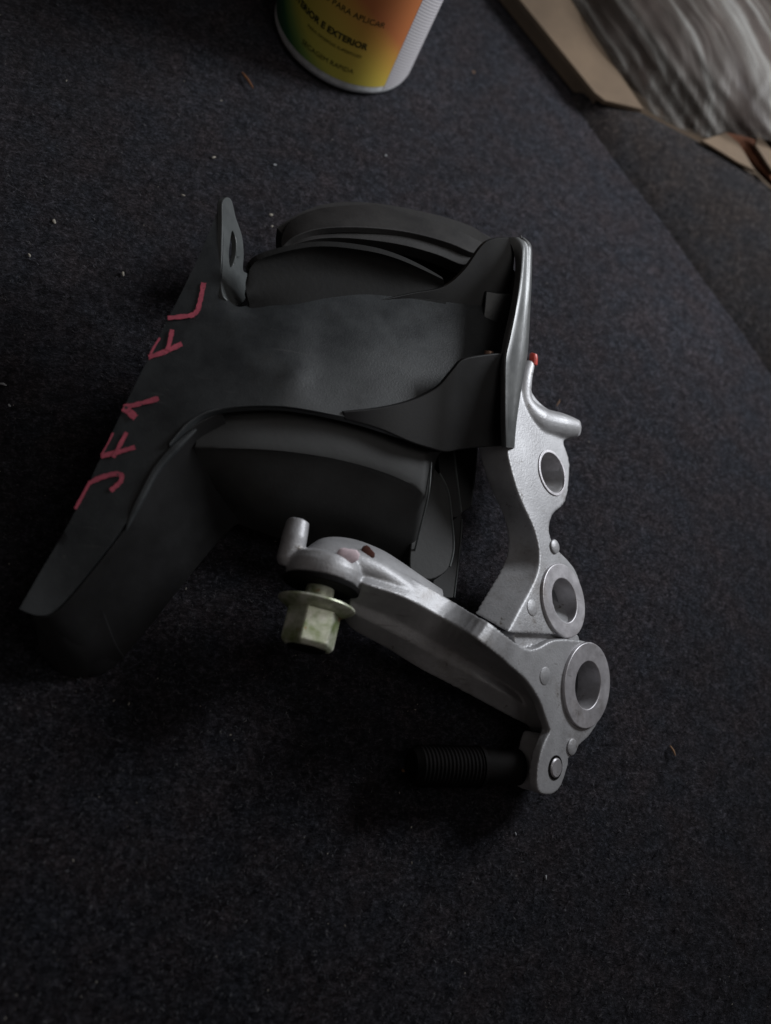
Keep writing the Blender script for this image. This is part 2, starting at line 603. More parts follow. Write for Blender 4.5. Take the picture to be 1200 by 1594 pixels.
# near lip turned down over the rubber
wall('plate_lip', [(262, 694, .0595), (298, 655, .0625), (345, 636, .065), (440, 632, .0665), (540, 650, .0668), (620, 672, .0658), (662, 686, .0648)],
     [(266, 702, .0560), (302, 664, .0590), (346, 645, .0615), (440, 641, .063), (540, 659, .0632), (619, 683, .0620), (660, 697, .0612)], 0.0022)
# far wing of the trough, rising to the cap (its inner face is seen)
wall('wing', [(588, 468, .0675), (640, 456, .0690), (690, 446, .0720), (722, 420, .0775), (748, 384, .0850), (765, 372, .0875), (790, 369, .0885), (804, 371, .0890)],
     [(590, 476, .0640), (640, 484, .0630), (690, 500, .0620), (722, 512, .0610), (748, 520, .0600), (765, 526, .0600), (778, 532, .0600), (790, 534, .0600)], 0.0030, mat=M_SHADED)
# near wing (its outer face is seen)
wall('wing', [(533, 640, .0690), (590, 634, .0700), (640, 622, .0715), (680, 602, .0755), (705, 574, .0815), (722, 558, .0850), (760, 551, .0860), (786, 549, .0860)],
     [(536, 653, .0660), (590, 668, .0655), (640, 689, .0645), (672, 699, .0630), (694, 704, .0620), (718, 700, .0612), (745, 697, .0610), (788, 694, .0610)], 0.0032, mat=M_SHADED)
# glossy end cap closing the trough on the right
def cap_row(y, xl, xc, xr, hl, hc, hr):
    return [P(xl, y, hl), P(xc, y - 1, hc), P((xc + xr) / 2, y, (hc + hr) / 2 + 0.001), P(xr, y, hr), P(xr - 6, y + 4, hr - 0.028)]
loft('end_cap', [cap_row(370, 784, 802, 816, .0870, .0900, .0880),
                 cap_row(382, 796, 812, 827, .0870, .0905, .0860),
                 cap_row(410, 802, 812, 828, .0850, .0900, .0845),
                 cap_row(450, 799, 808, 827, .0840, .0895, .0830),
                 cap_row(490, 792, 802, 825, .0840, .0890, .0805),
                 cap_row(530, 783, 794, 823, .0840, .0885, .0780),
                 cap_row(560, 779, 788, 820, .0830, .0880, .0765),
                 cap_row(610, 779, 787, 811, .0780, .0825, .0730),
                 cap_row(660, 779, 787, 804, .0720, .0765, .0690),
                 cap_row(697, 781, 788, 801, .0670, .0700, .0640)],
     M_GLOSS, mount, nu=4, nv=4, thick=0.0025, bevel=0.0006)
# inner face of the cap inside the trough
wall('cap_web', [(756, 452, .0740), (780, 456, .0760), (798, 458, .0780)], [(748, 540, .0620), (770, 544, .0620), (790, 546, .0620)], 0.002)

# lower side wall of the left flange, with its bead
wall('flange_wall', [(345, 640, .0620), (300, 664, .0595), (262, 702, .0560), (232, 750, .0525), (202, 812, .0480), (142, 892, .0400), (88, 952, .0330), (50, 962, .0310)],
     [(420, 800, .0180), (378, 812, .0160), (348, 836, .0140), (310, 880, .0110), (272, 928, .0090), (222, 990, .0050), (168, 1046, .0010), (110, 1052, .0010)], 0.0030, n=6, mat=M_SHADED)
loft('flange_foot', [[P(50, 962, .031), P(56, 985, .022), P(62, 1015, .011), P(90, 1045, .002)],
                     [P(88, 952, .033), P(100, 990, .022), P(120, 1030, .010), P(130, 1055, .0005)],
                     [P(142, 892, .040), P(160, 945, .026), P(180, 1000, .012), P(195, 1025, .003)]], M_SHADED, mount, nu=4, nv=5, thick=0.003, bevel=0.0008)
bead = cr([P(196, 826, .0475), P(206, 800, .0490), (P(222, 768, .0515)), P(243, 730, .0540), P(272, 697, .0570), P(305, 668, .0595)], 6, closed=False)
tube('flange_bead', bead, list(np.interp(np.linspace(0, 1, len(bead)), [0, .25, .8, 1], [.0003, .0019, .0022, .0006])), M_STEEL, mount, seg=10)

# --- red paint-pen characters lying on the plate
def stroke(name, px, width, lift=0.0007):
    pts = cr(px, 5, closed=False)
    V, F = [], []
    for i, p in enumerate(pts):
        d = pts[min(i + 1, len(pts) - 1)] - pts[max(i - 1, 0)]
        d = d / max(np.linalg.norm(d), 1e-6)
        s = np.array([-d[1], d[0]]) * width / 2 * (0.85 + 0.5 * rng.random())
        for q in (p + s, p - s):
            V.append(P(q[0], q[1], plate_f(q[0], q[1]) + lift))
    F = [[2 * i, 2 * i + 1, 2 * i + 3, 2 * i + 2] for i in range(len(pts) - 1)]
    return V, F

def letter(strokes, label=None):
    V, F = [], []
    for k, (px, w) in enumerate(strokes):
        v, f = stroke('s', px, w, 0.0006 + 0.00015 * k)
        b = len(V)
        V += v
        F += [[i + b for i in q] for q in f]
    v2, F2 = thicken(V, [list(q) for q in F], (0, 0, -0.0001))
    o = mesh_obj('letter', v2, F2, M_PEN, bracket)
    return o
letter([([(317, 440), (313, 462), (308, 482)], 6.5), ([(309, 481), (300, 490), (280, 493), (261, 495)], 6)])
letter([([(231, 556), (255, 548), (283, 535)], 6.5), ([(268, 513), (265, 528), (261, 545)], 6.5), ([(232, 556), (240, 540), (249, 526)], 3)])
letter([([(192, 634), (215, 629), (247, 620)], 6.5), ([(192, 634), (201, 641), (211, 650)], 10)])
letter([([(157, 710), (182, 704), (210, 696)], 7), ([(197, 673), (188, 690), (176, 712)], 5.5), ([(158, 708), (168, 690), (176, 674)], 2.5)])
letter([([(139, 752), (155, 744), (176, 738), (188, 739), (188, 749), (172, 764)], 6.5), ([(117, 792), (126, 776), (140, 750)], 4)])

# --- upper rubber ring behind the saddle
band_o = [(438, 384), (440, 362), (455, 342), (492, 325), (540, 319), (590, 318), (640, 325), (690, 338), (735, 356), (765, 370),
          (762, 385), (740, 394), (700, 378), (650, 364), (600, 356), (540, 353), (490, 357), (455, 370)]
panel('rubber_ring', band_o, [(440, 375, .050), (490, 330, .054), (590, 320, .056), (690, 340, .056), (760, 372, .056), (700, 376, .060),
                              (600, 354, .060), (500, 354, .058), (450, 372, .053)], 0.004, M_RUBBER, mount, step=16, bevel=0.0010, smooth=4)
band_i = [(440, 388), (456, 373), (492, 360), (540, 356), (600, 359), (650, 367), (700, 381), (735, 396), (722, 412), (680, 396),
          (630, 382), (580, 374), (530, 370), (490, 372), (460, 380)]
panel('ring_edge', band_i, [(440, 384, .0495), (490, 362, .054), (600, 362, .0565), (700, 384, .0565), (725, 410, .0560), (640, 384, .0565), (560, 372, .0555), (480, 374, .0535)],
      0.008, M_RUBBER, mount, step=14, bevel=0.0008, smooth=4)
loft('rubber_core', [[P(470, 400, .046), P(520, 374, .048), (P(600, 376, .050)), P(720, 405, .052), P(745, 440, .052)],
                     [P(470, 420, .034), P(520, 400, .034), P(600, 405, .034), P(700, 430, .036), P(740, 470, .040)],
                     [P(470, 470, .034), P(520, 480, .040), P(600, 500, .040), P(680, 540, .040), P(720, 560, .042)],
                     [P(400, 600, .050), P(480, 610, .052), P(560, 620, .052), P(640, 650, .052), P(690, 680, .050)]],
     M_RUBBER, mount, nu=5, nv=5, thick=0.02)

# --- lower rubber block
def blk(*p):
    return [P(*q) for q in p]
loft('rubber_block', [
    blk((330, 640, .052), (390, 634, .056), (450, 634, .058), (530, 650, .058), (600, 672, .057), (650, 692, .056), (684, 704, .054), (700, 690, .044), (700, 670, .030)),
    blk((319, 655, .0555), (380, 650, .0585), (450, 650, .0595), (530, 664, .0595), (600, 684, .0580), (648, 700, .0565), (668, 708, .0545), (676, 716, .044), (680, 715, .026)),
    blk((313, 668, .0550), (375, 664, .0580), (447, 665, .0590), (528, 678, .0590), (598, 698, .0575), (648, 715, .0560), (669, 724, .0535), (672, 735, .042), (676, 740, .022)),
    blk((304, 694, .0535), (370, 695, .0565), (440, 699, .0575), (522, 711, .0570), (592, 730, .0555), (640, 750, .0540), (663, 766, .0510), (666, 778, .038), (668, 785, .018)),
    blk((306, 706, .0500), (372, 708, .0530), (442, 712, .0540), (522, 725, .0535), (592, 744, .0520), (638, 764, .0505), (658, 780, .0485), (661, 790, .034), (662, 800, .014)),
    blk((330, 760, .0330), (390, 782, .0340), (455, 792, .0350), (520, 802, .0350), (580, 815, .0350), (625, 828, .0350), (648, 832, .0340), (650, 838, .022), (650, 840, .008)),
    blk((362, 812, .0140), (410, 830, .0140), (460, 845, .0150), (520, 855, .0160), (580, 866, .0170), (620, 874, .0180), (640, 872, .0180), (642, 874, .010), (642, 875, .003)),
    ], M_BLOCK, mount, nu=5, nv=4, thick=0.004, bevel=0.0)

# --- rounded rubber lobe and thin steel side plates behind the block
UP = np.array([0, 0, 1.0])
def side_slab(name, outline, h, depth, mat, bevel=0.0008):
    return slab(name, outline, P(690, 800, h), UP, depth, mat, mount, bevel=bevel, step_m=None, smooth=4)
side_slab('rubber_lobe', [(660, 722), (684, 737), (697, 764), (703, 805), (706, 852), (699, 884), (672, 902), (640, 892), (640, 840), (650, 780)], .030, 0.018, M_BLOCK, bevel=0.0030)
side_slab('side_plate', [(680, 680), (680, 680), (704, 680), (704, 680), (709, 730), (718, 798), (718, 798), (712, 804), (690, 806), (690, 806)], .029, 0.014, M_SHADED)
side_slab('side_plate', [(690, 770), (690, 770), (721, 770), (721, 770), (716, 850), (707, 932), (707, 932), (670, 930), (670, 930)], .022, 0.012, M_SHADED)
side_slab('side_plate', [(700, 670), (700, 670), (744, 670), (744, 670), (739, 740), (732, 790), (732, 790), (712, 800), (712, 800)], .025, 0.010, M_SHADED)

# thin pale tubes added along rubber and plate edges as their highlights
def glint(pts, r, mat=M_EAR):
    tube('edge_glint', cr([P(*p) for p in pts], 5, closed=False), r, mat, mount, seg=8)
glint([(671, 720, .0535), (667, 768, .0515), (655, 818, .0420), (643, 868, .0260)], 0.0005)
glint([(684, 737, .0298), (697, 764, .0298), (703, 805, .0298), (706, 852, .0298), (700, 882, .0298)], 0.0006)
glint([(706, 700, .0290), (711, 745, .0290), (718, 798, .0290)], 0.0006)
glint([(719, 808, .0220), (716, 850, .0220), (707, 930, .0220)], 0.00045)
glint([(743, 690, .0250), (739, 740, .0250), (733, 786, .0250)], 0.00045)

# --- cast aluminium arms
NB = camvec(0.70, 0.20, 0.68)
PT = P(880, 935, .036)
arm_out = [(806, 560), (806, 560), (824, 572), (827, 605), (838, 624), (858, 640), (880, 652), (893, 662), (893, 676), (882, 684), (878, 690), (885, 712), (887, 735),
           (884, 765), (878, 785), (864, 798), (857, 812), (856, 832), (862, 846), (870, 858), (884, 872), (897, 890), (905, 915), (907, 940),
           (903, 965), (896, 982), (884, 992), (870, 989), (845, 988), (800, 986), (791, 984), (791, 984), (806, 955), (825, 920), (836, 895), (840, 872),
           (838, 848), (830, 820), (817, 792), (806, 765), (797, 735), (790, 700), (790, 650), (797, 600)]
arm = slab('aluminium_arm', arm_out, PT, NB, 0.02, M_ALU, mount, holes=[(859, 736, 0.0108), (880, 934, 0.0112)], bevel=0.0016, step_m=0.007,
           taper=camvec(-0.70, 0.36, -0.62) * 0.020)
def ring(name, px, py, r0, r1, z0, z1, parent, mat=M_MACH, n=NB, pt=PT, bevel=0.0007):
    c = Q(px, py, pt, n)
    return lathe(name, c, n, [(r0, z0), (r1, z0), (r1, z1), (r0, z1), (r0, z0)], mat, parent, seg=48, bevel=bevel)
ring('boss_ring', 875, 935, 0.0110, 0.0190, -0.010, 0.0016, arm)
lathe('dowel_sleeve', Q(859, 736, PT, NB), NB, [(0.0108, -0.022), (0.0118, -0.022), (0.0118, -0.002), (0.0108, -0.002), (0.0108, -0.022)], M_MACH, arm, seg=40)
ring('sleeve_collar', 859, 736, 0.0109, 0.0126, -0.004, 0.0007, arm, bevel=0.0003)
# locating peg, casting pips and lug detail
peg_c = Q(893, 667, PT, NB) + NB * .0005
peg_n = camvec(0.84, -0.06, 0.54)
lathe('locating_peg', peg_c, peg_n, [(0.0046, -0.008), (0.0048, -0.002), (0.0048, 0.0020), (0.0042, 0.0027)], M_ALU, arm, seg=28, bevel=0.0003)
lathe('casting_pip', Q(862, 851, PT, NB), NB, [(0.0036, -0.004), (0.0036, 0.0010), (0.0030, 0.0014)], M_ALU, arm, seg=24)
lathe('casting_pip', Q(828, 946, PT, NB), NB, [(0.0040, -0.004), (0.0040, 0.0003), (0.0036, 0.0005)], M_ALU, arm, seg=24)
# upper lug beside the cap, red paint dab on its tip
hp1 = lambda x, y: Q(x, y, PT, NB)
bar = cr([hp1(822, 566) + NB * .001, hp1(818, 592) - NB * .001, hp1(822, 624) - NB * .004, hp1(842, 650) - NB * .0045, hp1(868, 660) - NB * .003, hp1(893, 667) + NB * .0005], 5, closed=False)
tube('peg_bar', bar, list(np.interp(np.linspace(0, 1, len(bar)), [0, .3, .6, .85, 1], [.0028, .0050, .0082, .0078, .0052])), M_ALU, arm, seg=20)
RD = hp1(823, 563) + NB * .003
tube('red_dab', cr([RD + camvec(0.05, 1, 0) * .0034, RD + camvec(0, 1, 0) * .0026, RD, RD - camvec(0.05, 1, 0) * .0028], 3, closed=False),
     list(np.interp(np.linspace(0, 1, 10), [0, .2, .6, 1], [.0008, .0020, .0024, .0022])), M_REDDOT, arm, seg=14)

panel('arm_web', [(802, 980), (850, 984), (893, 984), (902, 1000), (880, 1014), (836, 1024), (808, 1014)],
      lambda x, y: float(Q(x, y, PT, NB)[2]) - 0.0050, 0.010, M_ALU, arm, step=16, bevel=0.0008, smooth=3)

# lower arm, a channelled beam that ends in the larger boss
PT2 = P(915, 1065, .026)
NB2 = camvec(0.70, 0.04, 0.71)
hp2 = lambda x, y: float(Q(x, y, PT2, NB2)[2])
lug_out = [(770, 983), (784, 994), (798, 1003), (815, 1011), (836, 1009), (857, 998), (876, 995), (892, 996), (915, 1000), (934, 1022), (943, 1056), (942, 1090), (932, 1122), (917, 1146), (902, 1160), (897, 1172), (886, 1180), (881, 1188), (879, 1205),
           (872, 1226), (858, 1237), (842, 1235), (836, 1222), (838, 1190), (846, 1160), (857, 1138), (857, 1138), (850, 1119), (840, 1091), (819, 1059), (787, 1031), (757, 1004), (757, 996)]
lug = slab('end_boss', lug_out, PT2, NB2, 0.005, M_ALU, mount, holes=[(912, 1068, 0.0118)], bevel=0.0018, step_m=0.007)
slab('lug_block', [(848, 1146), (862, 1150), (884, 1178), (880, 1206), (871, 1225), (858, 1236), (842, 1234), (837, 1222), (838, 1190)], PT2 - NB2 * 0.004, NB2, 0.013, M_ALU, lug, bevel=0.0014)
slab('boss_block', [(836, 1016), (890, 1000), (930, 1022), (938, 1060), (930, 1112), (905, 1152), (868, 1150), (850, 1110)], PT2 - NB2 * 0.004, NB2, 0.014, M_ALU, lug,
     holes=[(912, 1068, 0.0118)], bevel=0.0014)
def ring2(name, px, py, r0, r1, z0, z1, mat=M_MACH):
    return ring(name, px, py, r0, r1, z0, z1, lug, mat, NB2, PT2)
ring2('boss_ring', 911, 1066, 0.0118, 0.0215, -0.012, 0.0018)
lathe('dowel_pin', Q(864, 1195, PT2, NB2), NB2, [(0.0046, -0.006), (0.0046, 0.0006), (0.0040, 0.0012)], M_MACH, lug, seg=28)
lathe('pin_seat', Q(864, 1195, PT2, NB2), NB2, [(0.0046, -0.004), (0.0058, -0.004), (0.0058, 0.0003), (0.0046, 0.0003), (0.0046, -0.004)], M_STUD, lug, seg=28)
lathe('casting_pip', Q(848, 1052, PT2, NB2), NB2, [(0.0042, -0.004), (0.0042, 0.0003), (0.0038, 0.0005)], M_ALU, lug, seg=24)
lathe('casting_pip', Q(889, 1162, PT2, NB2), NB2, [(0.0040, -0.004), (0.0040, 0.0008), (0.0034, 0.0012)], M_ALU, lug, seg=24)

def sec(ft, nt_, gr, ri, bo):
    f, b0 = P(*ft), P(*bo)
    back = f + np.array([0, 0, -0.027])
    back2 = b0 + (f - b0) * 0.35 + np.array([0, 0, -0.020])
    n0, g0, r0 = P(*nt_), P(*gr), P(*ri)
    return [f, f, n0, n0, g0, r0, r0, b0, b0, back2, back]
beam_rows = [sec((566, 884, .049), (552, 902, .052), (545, 930, .040), (542, 944, .038), (538, 966, .027)),
             sec((608, 888, .048), (574, 911, .054), (556, 940, .040), (554, 956, .037), (552, 982, .025)),
             sec((655, 907, .047), (630, 930, .053), (610, 962, .038), (606, 982, .035), (600, 1008, .023)),
             sec((712, 940, .0445), (690, 962, .049), (668, 994, .035), (664, 1013, .032), (655, 1042, .021)),
             sec((760, 968, hp2(760, 968) + .0012), (742, 995, hp2(742, 995) + .0012), (722, 1024, .030), (718, 1042, .028), (708, 1070, .018)),
             sec((806, 1002, hp2(806, 1002) + .0002), (792, 1034, hp2(792, 1034) + .0002), (778, 1058, .025), (776, 1074, .026), (764, 1100, .016)),
             sec((836, 1012, hp2(836, 1012) - .002), (826, 1068, hp2(826, 1068) - .002), (816, 1086, .021), (814, 1096, .022), (806, 1122, .014)),
             sec((862, 1012, hp2(862, 1012) - .003), (850, 1116, hp2(850, 1116) - .003), (845, 1120, .020), (846, 1124, .020), (840, 1136, .013))]
def beam(name, rows, mat, parent):
    fine = []
    for i in range(len(rows) - 1):
        for k in range(5):
            t = k / 5
            q = []
            for j in range(len(rows[0])):
                p0, p1, p2, p3 = rows[max(i - 1, 0)][j], rows[i][j], rows[i + 1][j], rows[min(i + 2, len(rows) - 1)][j]
                q.append(0.5 * (2 * p1 + (p2 - p0) * t + (2 * p0 - 5 * p1 + 4 * p2 - p3) * t * t + (3 * p1 - p0 - 3 * p2 + p3) * t ** 3))
            fine.append(q)
    fine.append(rows[-1])
    keep = [1, 3, 4, 6, 8, 9, 10]
    V = [r[j] for r in fine for j in keep]
    nc = len(keep)
    F = []
    for i in range(len(fine) - 1):
        for j in range(nc):
            k = (j + 1) % nc
            F.append([i * nc + j, i * nc + k, (i + 1) * nc + k, (i + 1) * nc + j])
    F.append(list(range(nc)))
    F.append([(len(fine) - 1) * nc + j for j in range(nc)])
    return mesh_obj(name, V, F, mat, parent, bevel=0.0016, seg=3, angle=22)
arm2 = beam('lower_arm', beam_rows, M_ALU, mount)

# --- bolt boss, pin, and the zinc flange bolt
AX = camvec(-0.20, -0.92, 0.34)            # towards the bolt head
C0 = P(505, 890, .044)
boss = lathe('bolt_boss', C0, AX, [(0.0125, -0.0065), (0.0152, -0.0050), (0.0170, -0.001), (0.0170, 0.002), (0.0164, 0.0050), (0.0110, 0.0050)], M_ALU, mount, seg=44, bevel=0.0008)
def thick_sec(*p):
    q = [P(*v) for v in p]
    dn = camvec(0.0, 0.1, -1) * 0.016
    return q + [q[-1] + dn, q[0] + dn]
loft('boss_neck', [thick_sec((468, 866, .047), (470, 880, .047), (474, 904, .043)),
                   thick_sec((500, 848, .050), (502, 875, .0515), (505, 912, .045)),
                   thick_sec((545, 850, .0515), (548, 880, .0535), (553, 928, .043)),
                   thick_sec((590, 867, .0505), (588, 897, .0525), (585, 955, .036)),
                   thick_sec((622, 887, .0485), (616, 916, .0505), (612, 985, .030)),
                   thick_sec((655, 909, .0450), (645, 934, .0485), (650, 1000, .027)),
                   thick_sec((690, 932, .0415), (676, 954, .0450), (675, 1015, .024))], M_ALU, mount, nu=5, nv=5, closed_v=True, caps=True)
tube('boss_pin', [P(464, 812, .044), P(458, 838, .044), P(450, 872, .042), P(449, 880, .041)], [0.0052, 0.0058, 0.0058, 0.0045], M_ALU, mount, seg=24)
lathe('washer', C0 + AX * 0.0054, AX, [(0.0060, 0), (0.0172, 0), (0.0172, 0.0022), (0.0060, 0.0022), (0.0060, 0)], M_STUD, mount, seg=44, bevel=0.0004)
bolt = lathe('flange_bolt', C0 + AX * 0.0078, AX, [(0.0060, -0.002), (0.0066, 0.003), (0.0068, 0.0088)], M_ZINC, mount, seg=32)
lathe('bolt_flange', C0 + AX * 0.0145, AX, [(0.0070, 0), (0.0170, 0), (0.0174, 0.0010), (0.0166, 0.0018), (0.0125, 0.0042), (0.0070, 0.0042)], M_ZINC, bolt, seg=48, caps=True, bevel=0.0002)
lathe('hex_head', C0 + AX * 0.0180, AX, [(0.0122, 0), (0.0122, 0.0150), (0.0102, 0.0168)], M_ZINC, bolt, seg=6, bevel=0.0008, angle=20)
lathe('head_dish', C0 + AX * 0.0345, AX, [(0.0088, 0), (0.0082, 0.0010), (0.0050, 0.0006)], M_STUD, bolt, seg=28)
def dab(name, px, py, h, rx, mat, parent, flat=0.35, n=None):
    a, b, nn = frame(n if n is not None else camvec(0, 0.2, 1))
    c = P(px, py, h)
    V, F = [], []
    S1, S2 = 5, 14
    for i in range(S1 + 1):
        ph = math.pi / 2 * i / S1
        for k in range(S2):
            t = 2 * math.pi * k / S2
            rr = rx * math.cos(ph) * (1 + 0.18 * math.sin(2 * t + 1) + 0.1 * math.sin(3 * t))
            V.append(c + rr * (a * math.cos(t) + b * math.sin(t)) + nn * rx * flat * math.sin(ph))
    for i in range(S1):
        for k in range(S2):
            F.append([i * S2 + k, i * S2 + (k + 1) % S2, (i + 1) * S2 + (k + 1) % S2, (i + 1) * S2 + k])
    return mesh_obj(name, V, F, mat, parent, recalc=True)
dab('paint_dab', 541, 866, .0590, 0.0044, M_PINK, mount, 0.26, camvec(0.25, -0.1, 1))
dab('rust_patch', 572, 860, .0525, 0.0030, M_RUST, mount, 0.15, camvec(0.1, 0.2, 1))

# --- fuse the cast pieces into the one casting they are, with rounded fillets
def fuse(name, pieces, mat, voxel, smooth_n):
    bm = bmesh.new()
    kids = []
    for o in pieces:
        kids += [c for c in o.children if c not in pieces]
        bm.from_mesh(o.data)
    me = bpy.data.meshes.new(name)
    bm.to_mesh(me)
    bm.free()
    tmp = bpy.data.objects.new('fuse', me)
    COL.objects.link(tmp)
    r = tmp.modifiers.new('remesh', 'REMESH')
    r.mode, r.voxel_size, r.adaptivity = 'VOXEL', voxel, 0.0
    sm = tmp.modifiers.new('smooth', 'SMOOTH')
    sm.factor, sm.iterations = 0.5, smooth_n
    bpy.context.view_layer.update()
    out = bpy.data.meshes.new_from_object(tmp.evaluated_get(bpy.context.evaluated_depsgraph_get()))
    bpy.data.objects.remove(tmp)
    out.materials.clear()
    for p in out.polygons:
        p.use_smooth = True
        p.material_index = 0
    out.name = name
    fused = link(name, out, mat, mount)
    bpy.context.view_layer.update()
    for k in kids:
        k.parent = fused
        k.matrix_parent_inverse = fused.matrix_world.inverted()
    for o in pieces:
        bpy.data.objects.remove(o)
    return fused
casting_names = ('aluminium_arm', 'arm_web', 'peg_bar', 'locating_peg', 'lower_arm', 'end_boss', 'lug_block', 'boss_block', 'bolt_boss', 'boss_neck', 'boss_pin')
casting = fuse('aluminium_casting', [o for o in list(S.objects) if o.type == 'MESH' and o.name.split('.')[0] in casting_names], M_ALU, 0.00065, 5)

# --- dark threaded stud lying level under the arm, screwed into the end boss
s0, s1 = P(806, 1194, .014), P(640, 1192, .016)
sx = (s1 - s0) / np.linalg.norm(s1 - s0)
Ls = np.linalg.norm(s1 - s0)
prof = [(0.0085, 0.0)]
z = 0.0
prof += [(0.0085, Ls * 0.36), (0.0100, Ls * 0.37), (0.0100, Ls * 0.40)]
z = Ls * 0.40
while z < Ls - 0.003:
    prof += [(0.0090, z + 0.0002), (0.0096, z + 0.0008), (0.0096, z + 0.0011), (0.0090, z + 0.0018)]
    z += 0.0020
prof += [(0.0075, Ls)]
lathe('threaded_stud', s0, sx, prof, M_STUD, mount, seg=32)

# small coppery tip inside the trough
tube('rivet_tip', [P(760, 560, .075), P(761, 546, .0775)], [0.0026, 0.0022], plain('coppery_steel', (0.35, 0.22, 0.16), 0.4, 0.6), mount, seg=12)

# ------------------------------------------------------------------ paint tub at the top
TC = np.array([-0.0268, 0.3500, 0.0]) + P(551, 82) - P(560, 70)
TR = 0.0490
tub = thing('paint_tub', 'white plastic tub with a printed green, yellow and orange label standing on the carpet', 'tub', TC)
def hit(px, py):
    """where the sight line through a pixel meets the tub's wall: angle and height"""
    d = ray(px, py)
    o = CAM - TC
    a, b, c = d[0] ** 2 + d[1] ** 2, 2 * (o[0] * d[0] + o[1] * d[1]), o[0] ** 2 + o[1] ** 2 - TR ** 2
    q = b * b - 4 * a * c
    t = (-b - math.sqrt(max(q, 0))) / (2 * a)
    w = o + d * t
    return math.atan2(w[1], w[0]), w[2]

M_TUB = plain('white_plastic', (0.74, 0.76, 0.77), 0.4)
TH = 0.115
lathe('tub_body', TC, (0, 0, 1), [(0.0430, 0.0006), (0.0455, 0.0010), (0.0474, 0.0024), (0.0484, 0.0042), (0.0487, 0.0060), (0.0487, TH - 0.014),
                                  (0.0505, TH - 0.012), (0.0505, TH - 0.006), (0.0490, TH - 0.004)], M_TUB, tub, seg=96, angle=50)
lathe('tub_lid', TC, (0, 0, 1), [(0.0500, TH - 0.006), (0.0522, TH - 0.006), (0.0522, TH + 0.003), (0.0505, TH + 0.004), (0.0480, TH + 0.001), (0.0010, TH + 0.001)], M_TUB, tub, seg=72)
th_seam = hit(618, 90)[0]
th_left = th_seam - 3.6
def wrap_sheet(name, t0, t1, z0, z1, rad, mat, n=90, mz=8):
    V, F, UV = [], [], []
    for j in range(mz + 1):
        for i in range(n + 1):
            t = t0 + (t1 - t0) * i / n
            V.append(TC + np.array([rad * math.cos(t), rad * math.sin(t), z0 + (z1 - z0) * j / mz]))
            UV.append((i / n, j / mz))
    for j in range(mz):
        for i in range(n):
            a = j * (n + 1) + i
            F.append([a, a + 1, a + n + 2, a + n + 1])
    o = mesh_obj(name, V, F, mat, tub, recalc=False)
    uv = o.data.uv_layers.new(name='uv')
    for lp in o.data.loops:
        uv.data[lp.index].uv = UV[lp.vertex_index]
    return o
ml, ntl, bl = new_mat('printed_label')
uvn = node(ntl, 'ShaderNodeTexCoord').outputs['UV']
sp = node(ntl, 'ShaderNodeSeparateXYZ')
ntl.links.new(uvn, sp.inputs['Vector'])
nz = noise(ntl, 5, 3, 0.5, uvn)
def math_(nt, op, a, b):
    n = node(nt, 'ShaderNodeMath', operation=op)
    for s, v in zip(n.inputs, (a, b)):
        if isinstance(v, (int, float)):
            s.default_value = v
        else:
            nt.links.new(v, s)
    return n.outputs[0]
fac = math_(ntl, 'ADD', sp.outputs['X'], math_(ntl, 'MULTIPLY', sp.outputs['Y'], 0.75))
fac = math_(ntl, 'ADD', fac, math_(ntl, 'MULTIPLY', nz.outputs['Fac'], 0.06))
fac = math_(ntl, 'DIVIDE', fac, 1.3)
LBL = ramp(ntl, fac, [(0.36, (0.010, 0.060, 0.035)), (0.48, (0.030, 0.14, 0.055)), (0.55, (0.22, 0.36, 0.09)), (0.63, (0.60, 0.56, 0.09)),
                      (0.82, (0.68, 0.48, 0.08)), (0.94, (0.66, 0.32, 0.07)), (1.0, (0.60, 0.20, 0.07))])
ntl.links.new(LBL.outputs['Color'], bl.inputs['Base Color'])
bl.inputs['Roughness'].default_value = 0.45
wrap_sheet('label', th_left, th_seam, 0.0092, TH - 0.016, 0.04885, ml)
# the bare, finely ruled end of the label
mh, nth, bh = new_mat('ruled_label_end')
uvh = node(nth, 'ShaderNodeTexCoord').outputs['UV']
wv = node(nth, 'ShaderNodeTexWave')
wv.bands_direction = 'DIAGONAL'
wv.inputs['Scale'].default_value = 14
mpn = node(nth, 'ShaderNodeMapping')
mpn.inputs['Scale'].default_value = (0.5, 2.0, 1)
nth.links.new(uvh, mpn.inputs['Vector'])
nth.links.new(mpn.outputs['Vector'], wv.inputs['Vector'])
rh = ramp(nth, wv.outputs['Fac'], [(0.3, (0.36, 0.34, 0.36)), (0.7, (0.58, 0.56, 0.57))])
nth.links.new(rh.outputs['Color'], bh.inputs['Base Color'])
bh.inputs['Roughness'].default_value = 0.5
wrap_sheet('label_end', th_seam + 0.004, th_seam + 0.95, 0.0062, TH - 0.016, 0.04890, mh, n=30)
M_INK = plain('dark_green_ink', (0.030, 0.040, 0.012), 0.5)
